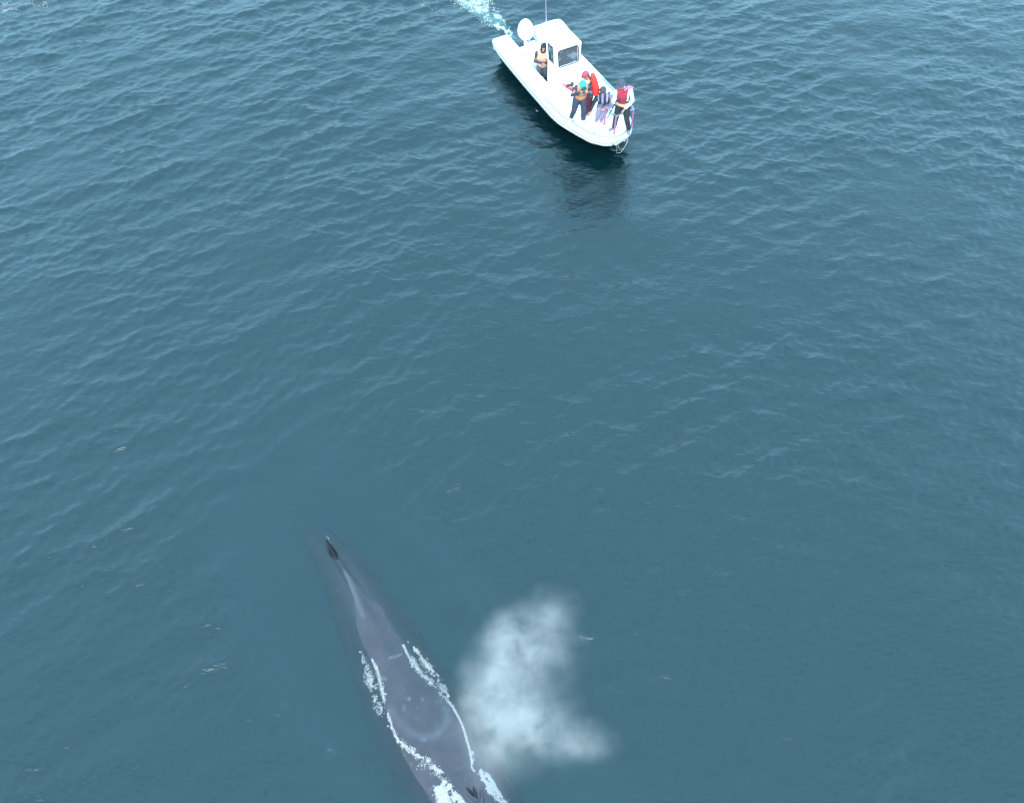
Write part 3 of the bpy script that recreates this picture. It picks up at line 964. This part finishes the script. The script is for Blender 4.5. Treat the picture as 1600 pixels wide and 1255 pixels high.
bk = Shape()
c0 = at(942, 178, .724)
bk.loft([[c0 + Vector((r * math.cos(a), r * math.sin(a), z)) for a in np.linspace(0, 2 * math.pi, 20, endpoint=False)] for r, z in ((.15, 0), (.155, .02), (.165, .18), (.175, .18), (.175, .20), (.15, .205))])
bucket = bk.build('bucket', gel)
tag(bucket, 'white upturned tub the crouching person in the striped vest sits on', 'bucket')
rc = Shape()
c0 = at(919, 171, .74)
for k in range(3):
    pts = [c0 + Vector(((.10 + .012 * k) * math.cos(a), (.10 + .012 * k) * math.sin(a), .018 * k)) for a in np.linspace(0, 6.6, 26)]
    rc.tube(pts, .012, n=6, up=(0, 0, 1))
world_shape('rope_coil', rc, mat('white_rope', (0.62, 0.62, 0.58), 0.8, var=0.25, vscale=80), 'small coil of pale rope on the foredeck beside the crouching person', 'rope')
bg_ = Shape()
c0 = bw(1.66, .68, .10)  # dark rounded lumps with a loop, filling a dark spot of the cockpit
bg_.ell(c0 + Vector((0, 0, .14)), (.20, .16, .15), n=16, m=10); bg_.ell(c0 + Vector((-.10, .05, .28)), (.09, .08, .06), n=12, m=8)
bg_.tube([c0 + Vector((-.12, 0, .22)), c0 + Vector((0, -.03, .36)), c0 + Vector((.12, 0, .22))], .012, n=6)
world_shape('dark_bundle', bg_, mat('mottled_charcoal', (0.03, 0.033, 0.045), 0.8, var=0.3, vscale=14, bump=.4), 'dark grey soft bundle on the cockpit floor left of the person at the helm', 'bag')

# ------------------------------------------------------------------ people
skin = mat('weathered_skin', (0.30, 0.17, 0.12), 0.55, var=0.12, vscale=18)
eye_m = mat('dark_eye', (0.02, 0.015, 0.012), 0.25)


def hand(sh, wrist, elbow, palm_n, thumb_side, curl=0.6, s=1.0):
    """palm, four unequal bent fingers and a thumb, continuing the forearm"""
    w, e = Vector(wrist), Vector(elbow)
    t = (w - e).normalized()
    n = Vector(palm_n); n = (n - t * n.dot(t)).normalized()
    sd_ = t.cross(n).normalized() * thumb_side
    pc = w + t * .05 * s
    sh.tube([w, pc, w + t * .085 * s], [.024 * s, .030 * s, .030 * s], n=10, flat=.55, up=n)
    for k, ln in enumerate((.068, .078, .072, .056)):
        b0 = w + t * .088 * s + sd_ * (.027 - .018 * k) * s
        a1, a2, a3 = curl * .5, curl * 1.1, curl * 1.7
        p1 = b0 + (t * math.cos(a1) + n * math.sin(a1)) * ln * .45 * s
        p2 = p1 + (t * math.cos(a2) + n * math.sin(a2)) * ln * .33 * s
        p3 = p2 + (t * math.cos(a3) + n * math.sin(a3)) * ln * .25 * s
        sh.tube([b0 - t * .01, p1, p2, p3], [.0095 * s, .009 * s, .0085 * s, .0075 * s], n=8)
    b0 = w + t * .025 * s + sd_ * .026 * s
    p1 = b0 + (t * .6 + sd_ * .7 + n * .3).normalized() * .035 * s
    p2 = p1 + (t * .8 + sd_ * .2 + n * .6).normalized() * .030 * s
    sh.tube([b0, p1, p2], [.013 * s, .0105 * s, .009 * s], n=8)


def person(label, org, J, mats, face, hat=None, sleeves='long', shoes=None, vest=None, vest_cut=(0, 1), vw=1.0, vsh=0.0):
    """J: joints in metres from org, world axes. Left/right (l/r) are the sides in the photograph."""
    root = empty('person', org)
    tag(root, label, 'person', None)
    SC = J.pop('scale', 1.0)
    j = {k: Vector(v) * (SC if not k.startswith('palm') else 1) for k, v in J.items()}
    fd = Vector(face).normalized()
    hc = j['head']
    upv = (hc - j['neck']).normalized()
    rt = fd.cross(upv).normalized(); fd = upv.cross(rt).normalized()
    b = Shape()
    # head with jaw, nose, ears, mouth; neck
    M = Matrix((rt, fd, upv)).transposed()

    def hp(x, y, z): return hc + M @ Vector((x, y, z))
    rot = M.to_euler()
    b.ell(hc + upv * .02, (.075, .092, .105), rot=rot, n=18, m=12)
    b.ell(hp(0, .03, -.06), (.052, .058, .055), rot=rot)
    b.tube([hp(0, .088, .015), hp(0, .108, -.018)], [.009, .014], n=8)
    b.tube([hp(-.022, .086, -.056), hp(0, .092, -.056), hp(.022, .086, -.056)], [.006, .008, .006], n=6)
    for sg in (-1, 1): b.ell(hp(sg * .077, -.005, 0), (.010, .022, .030), rot=rot, n=10, m=7)
    b.tube([j['neck'] - upv * .05, hc - upv * .05 - fd * .01], [.062, .052], n=12)
    # trunk
    sh_ax = (j['sh_r'] - j['sh_l']).normalized()
    b.tube([j['pelvis'], (j['pelvis'] + j['chest']) / 2, j['chest'], j['neck'] - upv * .04], [.145, .130, .155, .085], n=16, flat=.66, up=sh_ax.cross(Vector((0, 0, 1))))
    for s_ in 'lr':
        b.tube([j['sh_' + s_], j['el_' + s_]], [.050, .040], n=10)
        b.tube([j['el_' + s_], j['wr_' + s_]], [.040, .026], n=10)
        b.tube([(j['chest'] + j['neck']) / 2, j['sh_' + s_]], [.07, .055], n=10)
        b.tube([j['hip_' + s_], (j['hip_' + s_] * .5 + j['kn_' + s_] * .5), j['kn_' + s_]], [.085, .072, .052], n=12)
        b.tube([j['kn_' + s_], j['kn_' + s_] * .65 + j['an_' + s_] * .35, j['an_' + s_]], [.050, .050, .034], n=12)
        b.tube([j['an_' + s_], j['toe_' + s_]], [.036, .028], n=10, flat=.8)
        b.tube([j['pelvis'], j['hip_' + s_]], [.10, .085], n=10)
        hand(b, j['wr_' + s_], j['el_' + s_], J.get('palm_' + s_, (0, -1, -.3)), 1 if s_ == 'l' else -1)
    body = b.build('body', skin, root, voxel=.0075, it=2)
    for sg in (-1, 1):
        e = Shape(); e.ell(hp(sg * .030, .083, .012), (.011, .009, .008), rot=rot, n=10, m=7); e.build('eye', eye_m, root)
    # clothes
    t = Shape()
    t.tube([j['pelvis'] + Vector((0, 0, .09)), j['pelvis']], [.155, .165], n=16, flat=.72, up=sh_ax.cross(Vector((0, 0, 1))))
    for s_ in 'lr':
        end = mats.get('trouser_end', .92)
        q = j['kn_' + s_] * (1 - end) + j['an_' + s_] * end
        t.tube([j['pelvis'], j['hip_' + s_]], [.12, .11], n=10)
        t.tube([j['hip_' + s_], (j['hip_' + s_] + j['kn_' + s_]) / 2, j['kn_' + s_], (j['kn_' + s_] + q) / 2, q], [.112, .100, .080, .074, .066], n=14)
    t.build('trousers', mats['trousers'], root, voxel=.014)
    jk = Shape()
    jk.tube([j['pelvis'] + (j['chest'] - j['pelvis']) * .18, (j['pelvis'] + j['chest']) / 2, j['chest'], j['neck'] - upv * .03], [.160, .152, .172, .095], n=16, flat=.70, up=sh_ax.cross(Vector((0, 0, 1))))
    jk.build('jacket', mats['jacket'], root, voxel=.014)
    for s_ in 'lr':
        q = j['el_' + s_] * .08 + j['wr_' + s_] * .92
        sl = Shape()
        sl.tube([(j['chest'] * .35 + j['neck'] * .65), j['sh_' + s_], j['el_' + s_], q], [.075, .072, .055, .042], n=12)
        sl.build('sleeve', mats.get('sleeve_' + s_, mats.get('sleeve', mats['jacket'])), root, voxel=.012)
        if mats.get('shoe'):
            so = Shape(); so.tube([j['an_' + s_] + Vector((0, 0, -.01)), j['toe_' + s_]], [.050, .042], n=12, flat=.85); so.ell(j['an_' + s_] - (j['toe_' + s_] - j['an_' + s_]) * .15 + Vector((0, 0, -.02)), (.045, .05, .045))
            so.build('shoe', mats['shoe'], root, voxel=.012)
    if vest:
        v = Shape()
        a0, a1 = vest_cut
        lo_, hi_ = j['pelvis'] + (j['chest'] - j['pelvis']) * (.35 + .3 * a0), j['neck'] - upv * .04
        v.tube([q_ + fd * vsh for q_ in (lo_, (lo_ + j['chest']) / 2, j['chest'], hi_)], [.182 * vw, .185 * vw, .195 * vw, .120 * vw], n=18, flat=.80, up=sh_ax.cross(Vector((0, 0, 1))))
        for s_ in 'lr':
            v.tube([j['chest'] + (j['sh_' + s_] - j['chest']) * .55 + fd * .12, j['sh_' + s_] * .62 + j['neck'] * .38 + upv * .05 + fd * .03, j['chest'] + (j['sh_' + s_] - j['chest']) * .55 - fd * .12], [.05, .048, .05], n=10)
        vo = v.build('life_vest', vest, root, voxel=.014, it=4)
        bl = Shape()
        c = (lo_ + j['chest']) / 2
        ring = [c + fd * vsh + sh_ax * .188 * vw * math.cos(a) + sh_ax.cross(Vector((0, 0, 1))) * .155 * vw * math.sin(a) for a in np.linspace(0, 6.4, 26)]
        bl.tube(ring, .012, n=6, up=(0, 0, 1)); bl.build('strap', blackp, vo)
    if hat:
        kind, hm = hat
        h = Shape()
        if kind == 'hood':
            h.ell(hp(0, -.022, .02), (.108, .100, .135), rot=rot, n=18, m=12)
            ring = [hp(.082 * math.cos(a), .055 + .01 * math.sin(a), .0 + .108 * math.sin(a)) for a in np.linspace(0, 6.3, 20)]
            h.tube(ring, .024, n=8, up=tuple(fd)); h.tube([j['neck'] - upv * .02, hc - upv * .07], [.09, .085], n=12)
            h.build('hood', hm, root, voxel=.010)
        else:
            h.ell(hp(0, -.004, .058), (.095, .108, .080), rot=rot, n=18, m=12)
            if kind == 'cap':
                h.tube([hp(-.05, .09, .05), hp(0, .125, .045), hp(.05, .09, .05)], [.022, .034, .022], n=10, flat=.3, up=tuple(upv))
            elif kind == 'brim':
                h.ell(hp(0, .02, .045), (.135, .155, .014), rot=rot, n=20, m=7)
            h.build('cap' if kind != 'beanie' else 'beanie', hm, root, voxel=.010)
            hr = Shape(); hr.ell(hp(0, -.035, -.005), (.082, .075, .085), rot=rot, n=14, m=9); hr.build('hair', mats.get('hair', blackp), root)
    return root, j, hp


def cl_(name, c, r=.75): return mat(name, c, r, var=.22, vscale=16, bump=.5, bscale=28)


navy = cl_('navy_cloth', (0.022, 0.024, 0.042)); blk = cl_('black_cloth', (0.010, 0.010, 0.014)); slate = cl_('slate_cloth', (0.035, 0.037, 0.05))
peach = cl_('faded_orange_vest', (0.55, 0.23, 0.15)); amber = cl_('orange_vest', (0.45, 0.20, 0.09)); redv = cl_('red_vest', (0.62, 0.025, 0.018)); crim = cl_('crimson_vest', (0.25, 0.010, 0.03))
whitec = cl_('white_cloth', (0.62, 0.58, 0.62)); lav = cl_('lavender_cloth', (0.17, 0.145, 0.20)); cream = cl_('cream_cloth', (0.60, 0.42, 0.26)); maroon = cl_('maroon_cloth', (0.10, 0.008, 0.022))
pinkc = cl_('pink_cloth', (0.50, 0.07, 0.14)); greyc = cl_('grey_cloth', (0.13, 0.13, 0.15)); bluec = cl_('bright_blue_cloth', (0.01, 0.24, 0.50)); rosec = cl_('rose_cap', (0.30, 0.03, 0.06)); darkgrey = cl_('dark_grey_cloth', (0.035, 0.035, 0.045))
stripe = bpy.data.materials.new('striped_vest_cloth'); stripe.use_nodes = True
sb_ = stripe.node_tree.nodes['Principled BSDF']; sb_.inputs['Roughness'].default_value = .7
st = stripe.node_tree.nodes.new('ShaderNodeTexWave'); st.inputs['Scale'].default_value = 2.4; st.inputs['Distortion'].default_value = 1.5
stc = stripe.node_tree.nodes.new('ShaderNodeTexCoord'); stripe.node_tree.links.new(stc.outputs['Object'], st.inputs['Vector'])
sr = stripe.node_tree.nodes.new('ShaderNodeValToRGB'); sr.color_ramp.interpolation = 'CONSTANT'
sr.color_ramp.elements[0].color = (0.015, 0.015, 0.05, 1); sr.color_ramp.elements[1].color = (0.22, 0.20, 0.26, 1); sr.color_ramp.elements[1].position = .58
stripe.node_tree.links.new(st.outputs['Fac'], sr.inputs[0]); stripe.node_tree.links.new(sr.outputs[0], sb_.inputs['Base Color'])

FD = .712                                       # foredeck height with a little play
# 1: at the helm in the cockpit
o = bw(2.12, .66, .10)
p1, j1, h1 = person('person in the cockpit with a black hood and pale orange life vest', o,
    dict(scale=.95, head=(0.02, -.02, 1.46), neck=(0.0, .03, 1.31), chest=(0, .03, 1.13), pelvis=(.01, .05, .80), sh_l=(-.19, .04, 1.24), sh_r=(.19, .0, 1.24), el_l=(-.24, .0, .97), el_r=(.22, -.06, .98),
         wr_l=(-.02, -.19, 1.03), wr_r=(.04, -.21, .99), hip_l=(-.08, .04, .76), hip_r=(.10, .04, .76), kn_l=(-.09, .0, .42), kn_r=(.11, .0, .42), an_l=(-.09, .05, .07), an_r=(.12, .05, .07), toe_l=(-.10, -.10, .04), toe_r=(.13, -.10, .04), palm_l=(0, -.3, -1), palm_r=(0, -.3, 1)),
    dict(trousers=slate, jacket=navy, sleeve=navy, shoe=greyc), (-.1, -1, -.1), ('hood', blk), vest=peach)
# 2: rose cap, facing left, arms stretched
o = bw(4.52, .70, FD)
p2, j2, h2 = person('person in a rose red cap and cream sleeves reaching to the left on the foredeck', o,
    dict(scale=.90, head=(-.06, -.05, 1.50), neck=(.01, -.01, 1.36), chest=(.06, .02, 1.18), pelvis=(.08, .05, .86), sh_l=(.0, -.12, 1.30), sh_r=(.13, .10, 1.31), el_l=(-.20, -.16, 1.25), el_r=(-.12, .04, 1.27),
         wr_l=(-.42, -.16, 1.20), wr_r=(-.36, .0, 1.22), hip_l=(.04, -.03, .80), hip_r=(.12, .08, .80), kn_l=(.02, -.06, .44), kn_r=(.13, .05, .44), an_l=(.02, .0, .07), an_r=(.14, .08, .07), toe_l=(-.10, -.06, .04), toe_r=(.03, .04, .04), palm_l=(0, .3, -1), palm_r=(0, -.3, -1)),
    dict(trousers=maroon, jacket=blk, sleeve=cream, sleeve_l=cream, shoe=greyc), (-1, -.45, -.2), ('cap', rosec))
# the vest worn open on the back, hanging long
v = Shape()
rg = []
for k, (zz, wx, wy, ox) in enumerate(((1.40, .05, .05, .15), (1.33, .07, .08, .17), (1.18, .10, .11, .20), (1.0, .12, .13, .23), (.86, .135, .15, .25), (.74, .13, .15, .26), (.70, .11, .13, .26))):
    rg.append([Vector((ox + wx * math.cos(a) - .02, .02 + wy * math.sin(a) - .03, zz * .90 + .12)) for a in np.linspace(0, 2 * math.pi, 18, endpoint=False)])
v.loft(rg)
v.build('life_vest', redv, p2)
# 3: blue cap, camera to the face
o = bw(4.66, .42, FD)
p3, j3, h3 = person('person in a bright blue cap holding a camera to the face with feet apart', o,
    dict(scale=.93, head=(.02, -.22, 1.45), neck=(.02, -.12, 1.32), chest=(.02, -.04, 1.14), pelvis=(.0, .04, .84), sh_l=(-.13, -.06, 1.26), sh_r=(.24, -.06, 1.27), el_l=(-.27, -.18, 1.06), el_r=(.30, -.14, 1.02),
         wr_l=(-.03, -.36, 1.30), wr_r=(.18, -.37, 1.30), hip_l=(-.10, .03, .80), hip_r=(.10, .03, .80), kn_l=(-.16, -.04, .43), kn_r=(.13, -.06, .43), an_l=(-.23, .08, .07), an_r=(.14, -.02, .07), toe_l=(-.27, -.06, .04), toe_r=(.15, -.16, .04), palm_l=(1, 0, .3), palm_r=(-1, 0, .3)),
    dict(trousers=navy, jacket=navy, sleeve=navy, shoe=whitec), (.0, -1, -.25), ('cap', bluec), vest=amber)
# 4: crouching on the tub
o = at(941, 179, FD); o.z = FD
p4, j4, h4 = person('crouching person in a dark beanie, striped lavender vest and lavender trousers seated on a tub', o,
    dict(head=(-.06, -.16, .90), neck=(-.04, -.12, .76), chest=(-.01, -.06, .60), pelvis=(.02, .02, .33), sh_l=(-.20, -.10, .70), sh_r=(.18, -.12, .71), el_l=(-.30, -.16, .48), el_r=(.23, -.28, .50),
         wr_l=(-.38, -.22, .28), wr_r=(.06, -.36, .48), hip_l=(-.08, -.04, .32), hip_r=(.11, -.04, .32), kn_l=(-.13, -.30, .42), kn_r=(.07, -.32, .45), an_l=(-.16, -.24, .08), an_r=(-.04, -.26, .08), toe_l=(-.20, -.36, .04), toe_r=(-.06, -.38, .04), palm_l=(0, .3, -1), palm_r=(-1, 0, -.3)),
    dict(trousers=lav, jacket=navy, sleeve_l=blk, sleeve_r=lav, shoe=lav), (-.3, -1, -.2), ('beanie', darkgrey), vest=stripe)
# 5: in the bow rail
o = bw(5.58, 1.20, FD)
p5, j5, h5 = person('person standing inside the bow rail in a white jacket, red vest and dark brimmed hat', o,
    dict(head=(-.08, .0, 1.54), neck=(-.04, .04, 1.39), chest=(.0, .05, 1.20), pelvis=(.03, .04, .88), sh_l=(-.19, .0, 1.30), sh_r=(.19, .06, 1.31), el_l=(-.27, -.12, 1.06), el_r=(.27, -.02, 1.04),
         wr_l=(-.24, -.32, 1.18), wr_r=(.06, -.22, .93), hip_l=(-.07, .04, .84), hip_r=(.12, .03, .84), kn_l=(-.13, .0, .46), kn_r=(.17, -.06, .46), an_l=(-.14, .08, .08), an_r=(.27, -.02, .08), toe_l=(-.27, .0, .045), toe_r=(.25, -.16, .045), palm_l=(1, 0, .3), palm_r=(0, -.4, -1)),
    dict(trousers=blk, jacket=whitec, sleeve=whitec, shoe=greyc), (-.55, -1, -.15), ('brim', darkgrey), vest=crim, vest_cut=(.8, 1), vw=.74, vsh=.075)
wb = Shape()
wb.tube([(-.12, -.10, .98), (.03, -.13, .95), (.17, -.09, .98)], [.05, .06, .05], n=10, flat=.7)
wb.build('waist_bag', cl_('tan_bag', (0.45, 0.20, 0.12)), p5)
sc_ = Shape(); sc_.tube([(.04, -.02, 1.42), (.14, .02, 1.44), (.24, .06, 1.40)], [.05, .06, .03], n=10, flat=.6); sc_.build('scarf', cl_('pink_scarf', (0.62, 0.10, 0.22)), p5)

# things held
def held(name, base, build, mt, label, cat):
    sh = Shape(); build(sh, Vector(base)); o = sh.build(name, mt); return tag(o, label, cat)


b3 = Vector(p3.location)
held('camera', b3 + Vector((.05, -.33, 1.31)), lambda s, c: (s.box(c - Vector((.065, .03, .045)), c + Vector((.065, .03, .045)), .012), s.tube([c + Vector((0, -.02, 0)), c + Vector((0, -.13, -.03))], [.035, .042], n=14), s.box(c + Vector((-.025, -.03, .045)), c + Vector((.025, .02, .065)), .006)), blackp,
     'black camera held up to the face of the person in the blue cap', 'camera')
b2 = Vector(p2.location)
held('camera', b2 + Vector((-.42, -.10, 1.11)), lambda s, c: (s.box(c - Vector((.03, .06, .045)), c + Vector((.03, .06, .045)), .012), s.tube([c + Vector((.02, 0, 0)), c + Vector((-.13, -.02, -.02))], [.035, .042], n=14), s.box(c + Vector((-.02, -.025, .045)), c + Vector((.02, .025, .062)), .006)), blackp,
     'black camera held out by the person in the rose red cap', 'camera')


def cloth(s, c):
    rg = []
    for k in range(9):
        t_ = k / 8
        w_ = .02 + .11 * math.sin(t_ * math.pi * .8)
        rg.append([c + Vector((-.24 + .40 * t_, .02 * math.sin(k * 2.1) + .02 * math.cos(a), .10 - .16 * t_ + w_ * math.sin(a) * (1 if math.sin(a) < 0 else .35))) for a in np.linspace(0, 2 * math.pi, 12, endpoint=False)])
    s.loft(rg)


held('rain_cover', b2 + Vector((-.46, -.12, 1.04)), cloth, pinkc, 'pink cloth cover hanging below the outstretched camera', 'cover')
b5 = Vector(p5.location)
held('pole', b5, lambda s, c: (s.tube([c + Vector((-.20, -.36, 1.30)), c + Vector((-.30, -.36, 1.05)), c + Vector((-.42, -.36, .72))], [.028, .018, .012], n=8), s.ell(c + Vector((-.19, -.36, 1.33)), (.035, .035, .05))), blackp,
     'thin black pole held upright by the person in the white jacket', 'pole')
held('camera_strap', b5, lambda s, c: s.tube([tuple(q) for q in catmull([c + Vector((-.38, -.30, .86)), c + Vector((-.20, -.34, .80)), c + Vector((.02, -.28, .90)), c + Vector((.16, -.14, .98))], 16)], .013, n=6), blackp,
     'black cord looping in front of the white jacket', 'cord')

# ------------------------------------------------------------------ foam made by the boat, and broken crests
wash_m = mat('pale_cyan_bubbles', (0.36, 0.36, 0.33), 0.7, spec=.3, var=.2, vscale=10)
WASH = [(806, 60), (796, 52), (783, 42), (768, 30), (752, 16), (738, 2), (722, -16), (700, -40), (670, -75)]
foam_object('stirred_water', [
    foam_line(WASH, 5500, [.04, .12, .20, .28, .38, .46, .55, .7, .9], .060, z=-.014, thr=.30, clump=.5, seed=21)],
    mat('turquoise_bubbly_water', (0.065, 0.115, 0.115), 0.6, spec=.3, var=.3, vscale=3), 'turquoise stirred water under the white trail behind the outboard motor', 'wash')
foam_object('propeller_wash', [
    foam_line(WASH, 11000, [.02, .09, .17, .25, .34, .42, .5, .6, .7], .024, z=0, thr=.42, clump=.30, seed=22),
    foam_line([(812, 62), (802, 52), (786, 34), (772, 14), (760, -6)], 1000, [.03, .06, .1, .14, .2], .018, z=0, thr=.54, clump=.2, seed=23)],
    wash_m, 'white trail of bubbles behind the outboard motor', 'wash')
foam_object('crest_foam', [
    foam_line([(918, 222), (935, 226), (950, 225), (963, 228)], 700, [.02, .05, .06, .03], .016, z=.02, thr=.35, clump=.15, seed=31),
    foam_line([(830, 166), (836, 172), (842, 176)], 50, .03, .014, z=.03, thr=.4, seed=32),
    foam_line([(0, 6), (20, 4), (45, 7), (75, 5)], 450, .20, .016, z=.02, thr=.52, clump=.3, seed=33),
    foam_line([(5, 18), (22, 14), (36, 18)], 200, .10, .016, z=.02, thr=.5, clump=.3, seed=34),
    foam_line([(660, 6), (672, 12), (684, 10)], 150, .14, .014, z=.02, thr=.5, clump=.2, seed=35),
    foam_line([(706, 47), (712, 49)], 25, .04, .014, z=.03, thr=.3, seed=36)],
    foam_m, 'scattered white foam flecks on the wave tops and along the bow', 'foam')
